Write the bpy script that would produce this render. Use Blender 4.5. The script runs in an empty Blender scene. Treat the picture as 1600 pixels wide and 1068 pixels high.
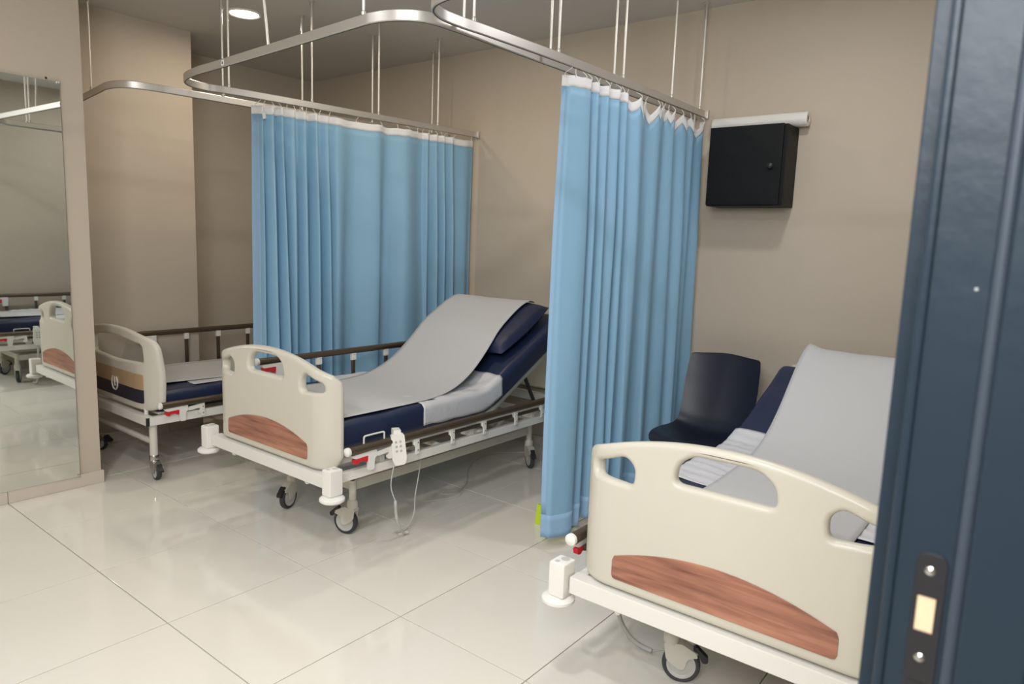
import bpy, bmesh, math, random
from mathutils import Vector, Matrix
random.seed(7)
sc = bpy.context.scene
col = sc.collection
PI = math.pi
# ------------------------------------------------------------------ camera
F_PX = 1087.42
yaw, pitch, roll = 0.6631, 0.1411, -0.0364
def cam_rows():
    cy, sy, cp, sp, cr, sr = math.cos(yaw), math.sin(yaw), math.cos(pitch), math.sin(pitch), math.cos(roll), math.sin(roll)
    f = Vector((-sy*cp, cy*cp, -sp)); rt = Vector((cy, sy, 0)); dn = f.cross(rt)
    return cr*rt+sr*dn, -sr*rt+cr*dn, f
rt, dn, fw = cam_rows()
cd = bpy.data.cameras.new('camera'); cam = bpy.data.objects.new('camera', cd); col.objects.link(cam)
M = Matrix(((rt.x, -dn.x, -fw.x), (rt.y, -dn.y, -fw.y), (rt.z, -dn.z, -fw.z))).to_4x4()
M.translation = Vector((4.2382, -1.1234, 1.4292))
cam.matrix_world = M
cd.sensor_width = 36; cd.lens = F_PX/1600*36; cd.clip_start = 0.05
cd.dof.use_dof = True; cd.dof.focus_distance = 3.1; cd.dof.aperture_fstop = 5.6
sc.camera = cam
# ------------------------------------------------------------------ world, exposure, lamps
w = bpy.data.worlds.new('world'); sc.world = w; w.use_nodes = True
w.node_tree.nodes['Background'].inputs[0].default_value = (1, .93, .84, 1)
w.node_tree.nodes['Background'].inputs[1].default_value = 0.03
sc.view_settings.view_transform = 'Standard'; sc.view_settings.look = 'None'
sc.view_settings.exposure = 0.0; sc.view_settings.gamma = 1.0
try: sc.view_settings.use_curve_mapping = False
except Exception: pass
def area(name, loc, target, size, energy, colr, size_y=None, disk=False):
    l = bpy.data.lights.new(name, 'AREA'); l.energy = energy; l.color = colr
    l.shape = 'DISK' if disk else ('RECTANGLE' if size_y else 'SQUARE'); l.size = size
    if size_y: l.size_y = size_y
    o = bpy.data.objects.new(name, l); col.objects.link(o); o.location = loc
    o.rotation_euler = (Vector(target)-Vector(loc)).to_track_quat('-Z', 'Y').to_euler()
    return o
WARM = (1.0, .86, .68); NEUT = (.965, .98, 1.0)
CEIL = 2.79
LAMPS = [(0.03, 1.42, 8), (-0.9, 2.2, 0), (1.55, -0.55, 5.5), (3.25, -0.4, 17), (3.1, -1.6, 28), (1.6, -1.7, 8), (1.45, 1.75, 8), (3.3, 1.75, 9)]
for i, (x, y, e) in enumerate(LAMPS):
    if e: area('downlight_lamp', (x, y, CEIL-.035), (x, y, 0), .17, e, WARM if i in (0, 6) else NEUT, disk=True)
area('added_fill_light', (4.2, -1.75, 2.2), (2.4, 1.3, .9), 1.1, 56, NEUT, size_y=.8)  # added fill behind the camera, no real fixture; also reflects in the jamb

# ------------------------------------------------------------------ materials
MATS = {}
def mat(name, rgb, rough=.5, metal=0, spec=.5, noise=0, nscale=20, bump=0, bscale=60, coat=0, emis=0, trans=0, sheen=0):
    if name in MATS: return MATS[name]
    m = bpy.data.materials.new(name); m.use_nodes = True; nt = m.node_tree; b = nt.nodes['Principled BSDF']
    b.inputs['Base Color'].default_value = (*rgb, 1); b.inputs['Roughness'].default_value = rough
    b.inputs['Metallic'].default_value = metal; b.inputs['Specular IOR Level'].default_value = spec
    b.inputs['Coat Weight'].default_value = coat
    if sheen: b.inputs['Sheen Weight'].default_value = sheen
    if emis:
        b.inputs['Emission Color'].default_value = (*rgb, 1); b.inputs['Emission Strength'].default_value = emis
    tc = nt.nodes.new('ShaderNodeTexCoord')
    if noise:
        n = nt.nodes.new('ShaderNodeTexNoise'); n.inputs['Scale'].default_value = nscale; n.inputs['Detail'].default_value = 4
        r = nt.nodes.new('ShaderNodeMapRange'); r.inputs[3].default_value = 1-noise; r.inputs[4].default_value = 1+noise
        v = nt.nodes.new('ShaderNodeVectorMath'); v.operation = 'SCALE'; v.inputs[0].default_value = rgb
        nt.links.new(tc.outputs['Object'], n.inputs['Vector']); nt.links.new(n.outputs['Fac'], r.inputs[0])
        nt.links.new(r.outputs[0], v.inputs['Scale']); nt.links.new(v.outputs[0], b.inputs['Base Color'])
    if bump:
        n = nt.nodes.new('ShaderNodeTexNoise'); n.inputs['Scale'].default_value = bscale; n.inputs['Detail'].default_value = 5
        bp = nt.nodes.new('ShaderNodeBump'); bp.inputs['Strength'].default_value = bump; bp.inputs['Distance'].default_value = .01
        nt.links.new(tc.outputs['Object'], n.inputs['Vector']); nt.links.new(n.outputs['Fac'], bp.inputs['Height'])
        nt.links.new(bp.outputs[0], b.inputs['Normal'])
    MATS[name] = m; return m
WALL = mat('wall_paint', (.535, .462, .375), .75, noise=.03, nscale=1.5, bump=.05, bscale=180)
CEILM = mat('ceiling_paint', (.60, .575, .54), .8, noise=.02, nscale=2)
TILE = mat('porcelain_tile', (.76, .725, .65), .07, spec=.5, noise=.035, nscale=2.2)
GROUT = mat('grout', (.27, .22, .17), .8)
SKIRT = mat('skirting_tile', (.62, .55, .47), .2)
ALU = mat('brushed_aluminium', (.62, .60, .57), .38, metal=.75)
ROD = mat('rod_metal', (.85, .83, .78), .35, metal=.35)
DARK = mat('dark_slot', (.05, .045, .04), .6)
CREAM = mat('cream_plastic', (.60, .57, .485), .33, spec=.5)
GREYPL = mat('grey_white_plastic', (.62, .59, .52), .35)
WHITEM = mat('white_powder_coat', (.78, .77, .72), .35)
WHITEP = mat('white_plastic', (.82, .81, .76), .35)
OFFM = mat('offwhite_powder_coat', (.66, .64, .57), .4)
RED = mat('red_plastic', (.62, .02, .03), .35)
BLACKP = mat('black_plastic', (.018, .018, .02), .4)
TYRE = mat('dark_rubber', (.045, .047, .055), .55)
HUB = mat('grey_wheel_hub', (.55, .55, .52), .4)
CHROME = mat('chrome', (.6, .6, .58), .2, metal=1)
BRONZE = mat('bronze_anodised', (.115, .085, .058), .36, metal=.55)
NAVY = mat('navy_vinyl_cloth', (.016, .026, .068), .42, bump=.25, bscale=14)
PILLOWM = mat('navy_pillow_cloth', (.012, .019, .058), .5, bump=.3, bscale=18)
PAPER = mat('examination_paper', (.545, .545, .55), .7, bump=.12, bscale=16)
PAD = mat('white_plastic_backed_pad', (.66, .66, .69), .45, bump=.5, bscale=22)
CLOTH = mat('blue_curtain_cloth', (.235, .43, .60), .55, sheen=.05, bump=.08, bscale=40)
HEM = mat('curtain_hem_cloth', (.28, .46, .66), .6)
TAPE = mat('white_header_tape', (.76, .76, .77), .8)
BOXM = mat('black_cabinet_paint', (.006, .007, .008), .5, spec=.2)
ROLLM = mat('shiny_paper_roll', (.80, .79, .75), .18, coat=.4)
CHAIRM = mat('dark_navy_plastic', (.008, .011, .024), .4, bump=.03, bscale=200)
JAMB = mat('slate_blue_gloss_paint', (.018, .031, .045), .36, spec=.28, bump=.10, bscale=30)
SEAL = mat('rubber_seal', (.035, .05, .07), .5)
RAWWOOD = mat('raw_pine', (.76, .55, .35), .6, noise=.12, nscale=30)
MIRM = mat('mirror_silver', (.74, .77, .74), .015, metal=1)
MEDGE = mat('mirror_edge', (.35, .42, .38), .2)
GLOW = mat('lamp_diffuser', (1.0, .93, .82), .5, emis=9)
LIME = mat('lime_plastic', (.55, .72, .03), .5)
TAN = mat('tan_laminate', (.46, .32, .19), .4)
NAVYP = mat('dark_blue_laminate', (.022, .022, .04), .35)
BTN = mat('pale_grey_print', (.45, .45, .42), .5)

def wood_mat():
    m = bpy.data.materials.new('red_brown_wood'); m.use_nodes = True; nt = m.node_tree; b = nt.nodes['Principled BSDF']
    tc = nt.nodes.new('ShaderNodeTexCoord'); mp = nt.nodes.new('ShaderNodeMapping'); mp.inputs['Scale'].default_value = (2.2, 1, 34)
    mp.inputs['Rotation'].default_value = (0, .06, 0)
    n = nt.nodes.new('ShaderNodeTexNoise'); n.inputs['Scale'].default_value = 1.6; n.inputs['Detail'].default_value = 7; n.inputs['Distortion'].default_value = .7
    mp2 = nt.nodes.new('ShaderNodeMapping'); mp2.inputs['Scale'].default_value = (1.2, 1, 9)
    n2 = nt.nodes.new('ShaderNodeTexNoise'); n2.inputs['Scale'].default_value = 2.1; n2.inputs['Detail'].default_value = 2
    mx = nt.nodes.new('ShaderNodeMix'); mx.data_type = 'FLOAT'; mx.inputs[0].default_value = .45
    r = nt.nodes.new('ShaderNodeValToRGB')
    cs = [(.30, (.13, .045, .030)), (.44, (.27, .11, .07)), (.56, (.40, .175, .11)), (.72, (.54, .27, .165))]
    while len(r.color_ramp.elements) < 4: r.color_ramp.elements.new(.5)
    for e, (p, c) in zip(r.color_ramp.elements, cs): e.position = p; e.color = (*c, 1)
    L = nt.links.new
    L(tc.outputs['Object'], mp.inputs[0]); L(mp.outputs[0], n.inputs['Vector']); L(tc.outputs['Object'], mp2.inputs[0]); L(mp2.outputs[0], n2.inputs['Vector'])
    L(n.outputs['Fac'], mx.inputs[2]); L(n2.outputs['Fac'], mx.inputs[3]); L(mx.outputs[0], r.inputs[0]); L(r.outputs[0], b.inputs['Base Color'])
    b.inputs['Roughness'].default_value = .38
    return m
WOOD = wood_mat()

# ------------------------------------------------------------------ mesh helpers
class MB:
    def __init__(s): s.v = []; s.f = []
    def add(s, vs, fs):
        k = len(s.v); s.v += [tuple(v) for v in vs]; s.f += [tuple(i+k for i in f) for f in fs]; return s
    def box(s, x0, x1, y0, y1, z0, z1, bev=0, mtx=None):
        bm = bmesh.new(); bmesh.ops.create_cube(bm, size=1)
        for v in bm.verts:
            v.co = Vector(((x0+x1)/2+v.co.x*(x1-x0), (y0+y1)/2+v.co.y*(y1-y0), (z0+z1)/2+v.co.z*(z1-z0)))
        if bev: bmesh.ops.bevel(bm, geom=list(bm.edges), offset=bev, segments=2, affect='EDGES', profile=.5)
        if mtx: bmesh.ops.transform(bm, matrix=mtx, verts=bm.verts)
        bm.verts.index_update()
        s.add([v.co for v in bm.verts], [[v.index for v in f.verts] for f in bm.faces]); bm.free(); return s
    def tube(s, pts, r, n=12, cap=True, squash=None):
        pts = [Vector(p) for p in pts]; rings = []; up = None
        for i, p in enumerate(pts):
            t = (pts[min(i+1, len(pts)-1)]-pts[max(i-1, 0)]).normalized()
            if up is None:
                up = Vector((0, 0, 1)) if abs(t.z) < .9 else Vector((1, 0, 0))
            a = (up-t*up.dot(t)).normalized(); b = t.cross(a); up = a
            rr = r[i] if isinstance(r, (list, tuple)) else r
            rings.append([p+a*math.cos(2*PI*k/n)*rr+b*math.sin(2*PI*k/n)*rr for k in range(n)])
        vs = [v for rg in rings for v in rg]; fs = []
        for i in range(len(pts)-1):
            for k in range(n):
                fs.append((i*n+k, i*n+(k+1) % n, (i+1)*n+(k+1) % n, (i+1)*n+k))
        if cap: fs.append(tuple(range(n))[::-1]); fs.append(tuple((len(pts)-1)*n+k for k in range(n)))
        return s.add(vs, fs)
    def lathe(s, prof, c, axis='z', n=24):
        c = Vector(c); vs = []; fs = []
        ax = {'z': (Vector((1, 0, 0)), Vector((0, 1, 0)), Vector((0, 0, 1))), 'x': (Vector((0, 1, 0)), Vector((0, 0, 1)), Vector((1, 0, 0))), 'y': (Vector((0, 0, 1)), Vector((1, 0, 0)), Vector((0, 1, 0)))}[axis] if isinstance(axis, str) else axis
        for (r, h) in prof:
            for k in range(n):
                a = 2*PI*k/n; vs.append(c+ax[0]*r*math.cos(a)+ax[1]*r*math.sin(a)+ax[2]*h)
        for i in range(len(prof)-1):
            for k in range(n): fs.append((i*n+k, i*n+(k+1) % n, (i+1)*n+(k+1) % n, (i+1)*n+k))
        ring = tuple(prof[0]) == tuple(prof[-1])
        if prof[0][0] > 1e-5 and not ring: fs.append(tuple(range(n))[::-1])
        if prof[-1][0] > 1e-5 and not ring: fs.append(tuple((len(prof)-1)*n+k for k in range(n)))
        return s.add(vs, fs)
    def prism(s, poly, axis, a, b):
        """poly: 2D points; axis x: (y,z); axis y: (x,z); axis z: (x,y)"""
        def P(p, h): return {'x': (h, p[0], p[1]), 'y': (p[0], h, p[1]), 'z': (p[0], p[1], h)}[axis]
        n = len(poly); vs = [P(p, a) for p in poly]+[P(p, b) for p in poly]
        fs = [tuple(range(n))[::-1], tuple(range(n, 2*n))]+[(i, (i+1) % n, n+(i+1) % n, n+i) for i in range(n)]
        return s.add(vs, fs)
    def xf(s, m): s.v = [tuple(m @ Vector(v)) for v in s.v]; return s
def link(name, me, m=None, parent=None, smooth=40):
    if m: me.materials.append(m)
    if smooth:
        me.polygons.foreach_set('use_smooth', [True]*len(me.polygons)); me.set_sharp_from_angle(angle=math.radians(smooth))
    o = bpy.data.objects.new(name, me); col.objects.link(o)
    if smooth:
        wn = o.modifiers.new('weighted', 'WEIGHTED_NORMAL'); wn.keep_sharp = True; wn.weight = 80
    if parent: o.parent = parent
    return o
def obj(name, mb, m, parent=None, smooth=40, fix=True):
    me = bpy.data.meshes.new(name); me.from_pydata(mb.v, [], mb.f)
    if fix:
        bm = bmesh.new(); bm.from_mesh(me); bmesh.ops.recalc_face_normals(bm, faces=bm.faces); bm.to_mesh(me); bm.free()
    me.update()
    return link(name, me, m, parent, smooth)
def tag(o, label=None, cat=None, group=None, kind=None):
    if label: o['label'] = label
    if cat: o['category'] = cat
    if group: o['group'] = group
    if kind: o['kind'] = kind
    return o
def thing(name, label, cat, loc=(0, 0, 0), rz=0, group=None):
    o = bpy.data.objects.new(name, None); o.empty_display_size = .1; col.objects.link(o)
    o.location = loc; o.rotation_euler = (0, 0, rz)
    return tag(o, label, cat, group)
def struct(name, mb, m, parent=None, smooth=30):
    o = obj(name, mb, m, parent, smooth)
    if not parent: o['kind'] = 'structure'
    return o
def crom(P, n=10):
    P = [Vector(p) for p in P]; out = []
    for i in range(len(P)-1):
        a, b, c, d = P[max(i-1, 0)], P[i], P[i+1], P[min(i+2, len(P)-1)]
        for k in range(n):
            t = k/n
            out.append(.5*((2*b)+(c-a)*t+(2*a-5*b+4*c-d)*t*t+(3*b-a-3*c+d)*t**3))
    out.append(P[-1]); return out
def roundpoly(P, r, n=6):
    out = []; N = len(P)
    for i in range(N):
        a, b, c = Vector(P[i-1]), Vector(P[i]), Vector(P[(i+1) % N])
        d1, d2 = (a-b), (c-b); rr = min(r if not isinstance(r, list) else r[i], d1.length*.45, d2.length*.45)
        p, q = b+d1.normalized()*rr, b+d2.normalized()*rr
        for k in range(n+1):
            t = k/n; out.append(tuple((1-t)**2*p+2*t*(1-t)*b+t*t*q))
    return out
def plate(outer, holes, thick, bev, bend=None, cuts=()):
    """flat plate in XZ with holes, rounded edges, centred on y=0; returns mesh"""
    cu = bpy.data.curves.new('tmp', 'CURVE'); cu.dimensions = '2D'; cu.fill_mode = 'BOTH'
    cu.extrude = max(thick/2-bev, 0); cu.bevel_depth = bev; cu.bevel_resolution = 3; cu.offset = -bev
    for poly in [outer]+holes:
        sp = cu.splines.new('POLY'); sp.points.add(len(poly)-1); sp.use_cyclic_u = True
        for p, q in zip(sp.points, poly): p.co = (q[0], q[1], 0, 1)
    o = bpy.data.objects.new('tmp', cu); col.objects.link(o)
    dg = bpy.context.evaluated_depsgraph_get(); me = bpy.data.meshes.new_from_object(o.evaluated_get(dg))
    bpy.data.objects.remove(o); bpy.data.curves.remove(cu)
    bm = bmesh.new(); bm.from_mesh(me); bmesh.ops.remove_doubles(bm, verts=bm.verts, dist=1e-5)
    bmesh.ops.transform(bm, matrix=Matrix.Rotation(PI/2, 4, 'X'), verts=bm.verts)
    for x in cuts:
        bmesh.ops.bisect_plane(bm, geom=list(bm.verts)+list(bm.edges)+list(bm.faces), plane_co=(x, 0, 0), plane_no=(1, 0, 0), dist=1e-6)
    if bend:
        for v in bm.verts: v.co = bend(v.co)
    bmesh.ops.recalc_face_normals(bm, faces=bm.faces)
    bm.to_mesh(me); bm.free(); me.update(); return me

# ------------------------------------------------------------------ room shell
YB = 2.835; XE = 4.125; YF = -2.95; XB = -1.25
struct('ceiling', MB().box(-1.4, 6.2, -3.1, 3.0, CEIL, CEIL+.1), CEILM)
struct('wall_back', MB().box(-1.4, 6.2, YB, YB+.15, -.1, CEIL+.02), WALL)
struct('wall_recess', MB().box(XB-.15, XB, 1.44, YB+.1, -.1, CEIL+.02), WALL)
struct('wall_column', MB().box(XB-.15, -.679, .30, 1.44, -.1, CEIL+.02), WALL)
struct('wall_left', MB().box(XB-.15, .08, YF-.2, .452, -.1, CEIL+.02), WALL)
struct('wall_front', MB().box(.0, 6.2, YF-.15, YF, -.1, CEIL+.02), WALL)
east = MB().box(XE, 4.32, -.36, YB+.1, -.1, CEIL+.02)
east.box(XE, 4.32, YF-.1, -.359, 2.36, CEIL+.02)
struct('wall_right', east, WALL)
struct('wall_corridor', MB().box(6.0, 6.15, YF-.1, YB+.1, -.1, CEIL+.02), WALL)
floor = struct('floor', MB().box(-1.4, 6.2, -3.1, 3.0, -.1, -.009), GROUT)
S = .6; G = .0020
tile_me = None
for i in range(-3, 11):
    for j in range(-5, 5):
        x0, x1, y0, y1 = max(i*S, -1.27), min((i+1)*S, 6.0), max(j*S, YF), min((j+1)*S, YB)
        if x1-x0 < .02 or y1-y0 < .02: continue
        if x1 <= -.65 and y1 <= 1.4: continue
        if x1 <= .02 and y1 <= .4: continue
        full = (x1-x0 > S-1e-4 and y1-y0 > S-1e-4)
        if full and tile_me:
            o = bpy.data.objects.new('tile', tile_me); col.objects.link(o); o.parent = floor
        else:
            o = obj('tile', MB().box(G, x1-x0-G, G, y1-y0-G, -.01, 0, .0012), TILE, floor, 0)
            if full: tile_me = o.data
        o.location = (x0, y0, 0)
def skirting(name, a, b, axis, face, sgn, brk):
    """tile skirting along axis from a to b, on plane face, sticking out by sgn"""
    root = None; cuts = [a]+[c for c in brk if a < c < b]+[b]
    for k in range(len(cuts)-1):
        p, q = cuts[k]+.001, cuts[k+1]-.001; f0, f1 = sorted((face, face+sgn*.012))
        mb = MB().box(p, q, f0, f1, 0.0005, .071, .0015) if axis == 'x' else MB().box(f0, f1, p, q, 0.0005, .071, .0015)
        if root is None: root = struct(name, mb, SKIRT)
        else: obj('skirting_tile', mb, SKIRT, root)
br = [k*S for k in range(-4, 11)]
skirting('baseboard_left', YF, .464, 'y', .08, 1, br)
skirting('baseboard_pillar', -.667, .08, 'x', .452, 1, br)
skirting('baseboard_column', .465, 1.452, 'y', -.679, 1, br)
skirting('baseboard_recess', 1.453, YB-.013, 'y', XB, 1, br)
skirting('baseboard_back', XB, XE, 'x', YB, -1, br)
skirting('baseboard_right', -.35, YB-.013, 'y', XE, -1, br)

# door frame in the foreground (jamb faces -y)
jy = -.43
jl = MB().box(4.1485, 4.1945, jy, -.33, 0, 2.36, .0025)          # rebate face with the strike
jl.box(4.1415, 4.1500, jy-.004, -.33, 0, 2.36, .003)             # edge strip on the room side
jl.box(4.2025, 4.2530, jy-.006, -.33, 0, 2.36, .004)             # outer face
jl.box(4.125, 4.142, jy+.03, -.33, 0, 2.36, .002)
jl.box(4.1485, 4.253, YF, jy+.05, 2.30, 2.36, .002)
jamb = struct('door_1', jl, JAMB)
seal = MB().tube([(4.1985, jy-.003, 0.002), (4.1985, jy-.003, 1.2), (4.1985, jy-.003, 2.35)], .0052, 12)
obj('door_seal', seal, SEAL, jamb)
obj('casing', MB().box(4.245, 4.262, -.43, -.33, 0, 2.36, .003), JAMB, jamb)
sp = plate(roundpoly([(4.1655, .96), (4.1895, .96), (4.1895, 1.1715), (4.1655, 1.1715)], .0119, 8),
           [roundpoly([(4.1695, 1.098), (4.1835, 1.098), (4.1835, 1.131), (4.1695, 1.131)], .001, 2), roundpoly([(4.1705, 1.0), (4.1835, 1.0), (4.1835, 1.05), (4.1705, 1.05)], .001, 2)], .003, .0006)
spo = link('strike_plate', sp, BLACKP, jamb); spo.location.y = jy-.0005
for z in (1.1555, 1.073):
    obj('screw', MB().lathe([(0, .0), (.0024, .0004), (.0042, .0018), (.0042, .004)], (4.1765, -.0035, z), 'y', 16), CHROME, spo)
for z0, z1 in ((1.098, 1.131), (1.0, 1.05)):
    obj('latch_recess', MB().box(4.1695, 4.1835, -.0011, .0008, z0+.0005, z1-.0005), RAWWOOD if z0 > 1.05 else BLACKP, spo)
pt = obj('paint_chip', MB().lathe([(0, 0), (.0012, .0002), (.0016, .001)], (4.1835, jy-.0009, 1.405), 'y', 7), BTN, jamb)

# mirror on the left wall
mir = thing('wall_mirror', 'large frameless mirror mounted on the beige wall at the left', 'mirror', (.08, 0, 0))
MA = .0
obj('mirror_glass', MB().box(.0015, .0075, -.62, .338, .066, 2.158, .001), MIRM, mir)
obj('backing', MB().box(0, .0016, -.622, .340, .064, 2.160), MEDGE, mir)
for (y, z) in ((.331, 2.158), (.331, .072), (-.3, 2.158)):
    obj('mirror_clip', MB().box(.0, .011, y-.008, y+.008, z-.008, z+.008, .002), CHROME, mir)
for o in mir.children:
    o.matrix_local = Matrix.Translation((0, -.62, 0)) @ Matrix.Rotation(-.013, 4, 'Z') @ Matrix.Translation((0, .62, 0))
scw = tag(obj('wall_plug', MB().lathe([(0, .006), (.004, .005), (.006, .0015), (.006, 0)], (.08, .285, 2.172), 'x', 12), DARK), 'small dark screw plug in the wall just above the mirror corner', 'plug')

# ------------------------------------------------------------------ downlights
for i, (x, y, e) in enumerate(LAMPS):
    if not e: continue
    lab = ['round recessed downlight glowing in the ceiling above the left bed', None, 'recessed downlight in the ceiling in front of the middle bed, nearer the mirror',
           'recessed downlight in the ceiling in front of the right bed', 'recessed downlight in the ceiling just inside the doorway', 'recessed downlight in the front corner between mirror and doorway',
           'recessed downlight in the ceiling above the middle bed', 'recessed downlight in the ceiling above the right bed'][i]
    t = thing('ceiling_light', lab, 'ceiling light', (x, y, CEIL), 0, 'round recessed ceiling downlights')
    obj('trim_ring', MB().lathe([(.086, -.004), (.094, -.008), (.102, -.005), (.104, 0), (.086, 0), (.086, -.004)], (0, 0, 0), 'z', 40), WHITEP, t)
    obj('diffuser', MB().lathe([(0, -.006), (.08, -.005), (.0865, -.002), (.0865, -.0005)], (0, 0, 0), 'z', 40), GLOW, t)

# ------------------------------------------------------------------ curtain tracks
TZ = 2.182; TH = .038; TW = .015
def sweep_rect(path, w, z0, z1):
    mb = MB(); n = len(path); vs = []
    for i, p in enumerate(path):
        t = (path[min(i+1, n-1)]-path[max(i-1, 0)]); t.z = 0; t.normalize(); s_ = Vector((-t.y, t.x, 0))
        b = min(.003, w*.2, (z1-z0)*.2)
        for (a, z) in ((-w/2+b, z0), (w/2-b, z0), (w/2, z0+b), (w/2, z1-b), (w/2-b, z1), (-w/2+b, z1), (-w/2, z1-b), (-w/2, z0+b)):
            vs.append((p.x+s_.x*a, p.y+s_.y*a, z))
    fs = []
    for i in range(n-1):
        for k in range(8): fs.append((i*8+k, i*8+(k+1) % 8, (i+1)*8+(k+1) % 8, (i+1)*8+k))
    fs += [tuple(range(8))[::-1], tuple((n-1)*8+k for k in range(8))]
    return mb.add(vs, fs)
T1 = crom([(.765, YB, 0), (.655, 2.0, 0), (.575, 1.3, 0), (.525, 1.0, 0), (.50, .90, 0), (.535, .79, 0), (.64, .72, 0), (.82, .685, 0), (1.0, .675, 0), (1.55, .640, 0), (2.08, .605, 0), (2.22, .60, 0), (2.32, .63, 0), (2.385, .70, 0), (2.402, .83, 0), (2.41, 1.1, 0), (2.425, 1.8, 0), (2.445, YB, 0)], 40)
T2 = crom([(2.515, YB, 0), (2.505, 2.0, 0), (2.49, 1.4, 0), (2.465, .95, 0), (2.452, .80, 0), (2.458, .69, 0), (2.51, .605, 0), (2.62, .565, 0), (2.85, .56, 0), (3.5, .54, 0), (XE, .52, 0)], 40)
T0 = crom([(.46, YB, 0), (.35, 2.0, 0), (.275, 1.35, 0), (.235, .95, 0), (.215, .77, 0), (.165, .645, 0), (.04, .60, 0), (-.17, .625, 0), (-.679, .70, 0)], 40)
def near(path, y=None, x=None, rng=None):
    pts = path if rng is None else path[rng[0]:rng[1]]
    if y is not None: return min(pts, key=lambda p: abs(p.y-y))
    return min(pts, key=lambda p: abs(p.x-x))
def track(name, label, path, rods, ends):
    t = thing(name, label, 'curtain track', (path[0].x, path[0].y, 0), 0, 'ceiling hung curtain tracks')
    off = Matrix.Translation(-Vector((path[0].x, path[0].y, 0)))
    obj('rail', sweep_rect(path, TW, TZ, TZ+TH).xf(off), ALU, t)
    obj('glider_slot', sweep_rect(path, .005, TZ-.0012, TZ+.003).xf(off), DARK, t)
    for (x, y) in rods:
        r = obj('suspension_rod', MB().tube([(0, 0, TZ+TH-.002), (0, 0, CEIL-.001)], .0052, 12).xf(Matrix.Translation((x, y, 0))).xf(off), ROD, t)
        obj('rod_cup', MB().lathe([(.0075, CEIL-.09), (.0085, CEIL-.088), (.0085, CEIL-.012), (.018, CEIL-.006), (.018, CEIL-.0005)], (x, y, 0), 'z', 14).xf(off), ALU, r)
        obj('rod_foot', MB().lathe([(.0085, TZ+TH-.002), (.0085, TZ+TH+.010), (.005, TZ+TH+.014)], (x, y, 0), 'z', 12).xf(off), ALU, r)
    for (x0, x1, y0, y1) in ends:
        obj('wall_bracket', MB().box(x0, x1, y0, y1, TZ-.006, TZ+TH+.006, .002).xf(off), ALU, t)
    return t
def px_of(v):
    d = v-cam.matrix_world.translation; return 800+F_PX*d.dot(rt)/d.dot(fw)
def onpx(path, pxs, rng):
    return [tuple(min(path[rng[0]:rng[1]], key=lambda p: abs(px_of(Vector((p.x, p.y, TZ+TH)))-q))[:2]) for q in pxs]
def on(path, ys, rng=None): return [tuple(near(path, y=y, rng=rng)[:2]) for y in ys]
t1 = track('curtain_track', 'long U-shaped metal curtain track hung above the middle bed', T1,
      onpx(T1, (358, 486, 592, 683), (0, 150))+[tuple(near(T1, x=2.162, rng=(240, 560))[:2])]+onpx(T1, (724.5, 858, 960), (540, 720)), [(.75, .785, YB-.022, YB), (2.430, 2.460, YB-.022, YB)])
t2 = track('curtain_track', 'curved metal curtain track above the right bed carrying the nearer blue curtain', T2,
      onpx(T2, (740, 873, 974, 1049, 1093), (0, 170))+[(3.1, .552), (3.75, .532)], [(2.50, 2.532, YB-.022, YB)])
t0 = track('curtain_track', 'short curved metal curtain track above the left bed ending at the column', T0,
      onpx(T0, (349, 474, 581, 676), (0, 140))+[(-.297, .642)], [(.445, .478, YB-.022, YB), (-.679, -.66, .68, .72)])
q = near(T1, x=1.488, rng=(240, 560))
rd = obj('suspension_rod', MB().tube([(q.x-T1[0].x, q.y-T1[0].y, TZ+TH-.002), (q.x-T1[0].x-.085, q.y-T1[0].y, CEIL-.001)], .0052, 12), ROD, t1)
rd['label'] = 'slanted suspension rod'
p = near(T1, x=1.10, rng=(240, 480))
ml = obj('mark_label', MB().box(p.x-.012-T1[0].x, p.x+.012-T1[0].x, p.y-TW/2-.0012-T1[0].y, p.y-TW/2+.0005-T1[0].y, TZ+.006, TZ+.030), TAPE, t1)
ml['label'] = 'small white paper sticker with a dark mark'
obj('ink_mark', MB().box(p.x-.004-T1[0].x, p.x+.003-T1[0].x, p.y-TW/2-.0018-T1[0].y, p.y-TW/2-.0010-T1[0].y, TZ+.012, TZ+.023), DARK, ml)

# ------------------------------------------------------------------ curtains
def sstep(a, b, x):
    t = max(0, min(1, (x-a)/(b-a))); return t*t*(3-2*t)
def xat(path, y, rng):
    pts = path[rng[0]:rng[1]]
    for a, b in zip(pts[:-1], pts[1:]):
        lo, hi = (a, b) if a.y < b.y else (b, a)
        if lo.y <= y <= hi.y and hi.y > lo.y: return lo.x+(hi.x-lo.x)*(y-lo.y)/(hi.y-lo.y)
    return min(pts, key=lambda p: abs(p.y-y)).x
def make_knots(segs, L, rnd, start=()):
    ks = list(start); u = ks[-1][0] if ks else 0.0; sg = -1 if (ks and ks[-1][1] > 0) else 1
    if not ks: ks = [(0.0, -.01)]
    for (ue, sp_, am) in segs:
        while u < ue:
            u += sp_/L*rnd.uniform(.65, 1.4); ks.append((min(u, 1.0), sg*am*rnd.uniform(.55, 1.15))); sg = -sg
    ks.append((1.02, 0)); return ks
def kval(ks, u):
    for a, b in zip(ks[:-1], ks[1:]):
        if a[0] <= u <= b[0] and b[0] > a[0]:
            t = (u-a[0])/(b[0]-a[0]); t = .5-.5*math.cos(PI*t); return a[1]+(b[1]-a[1])*t
    return ks[-1][1]
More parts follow.
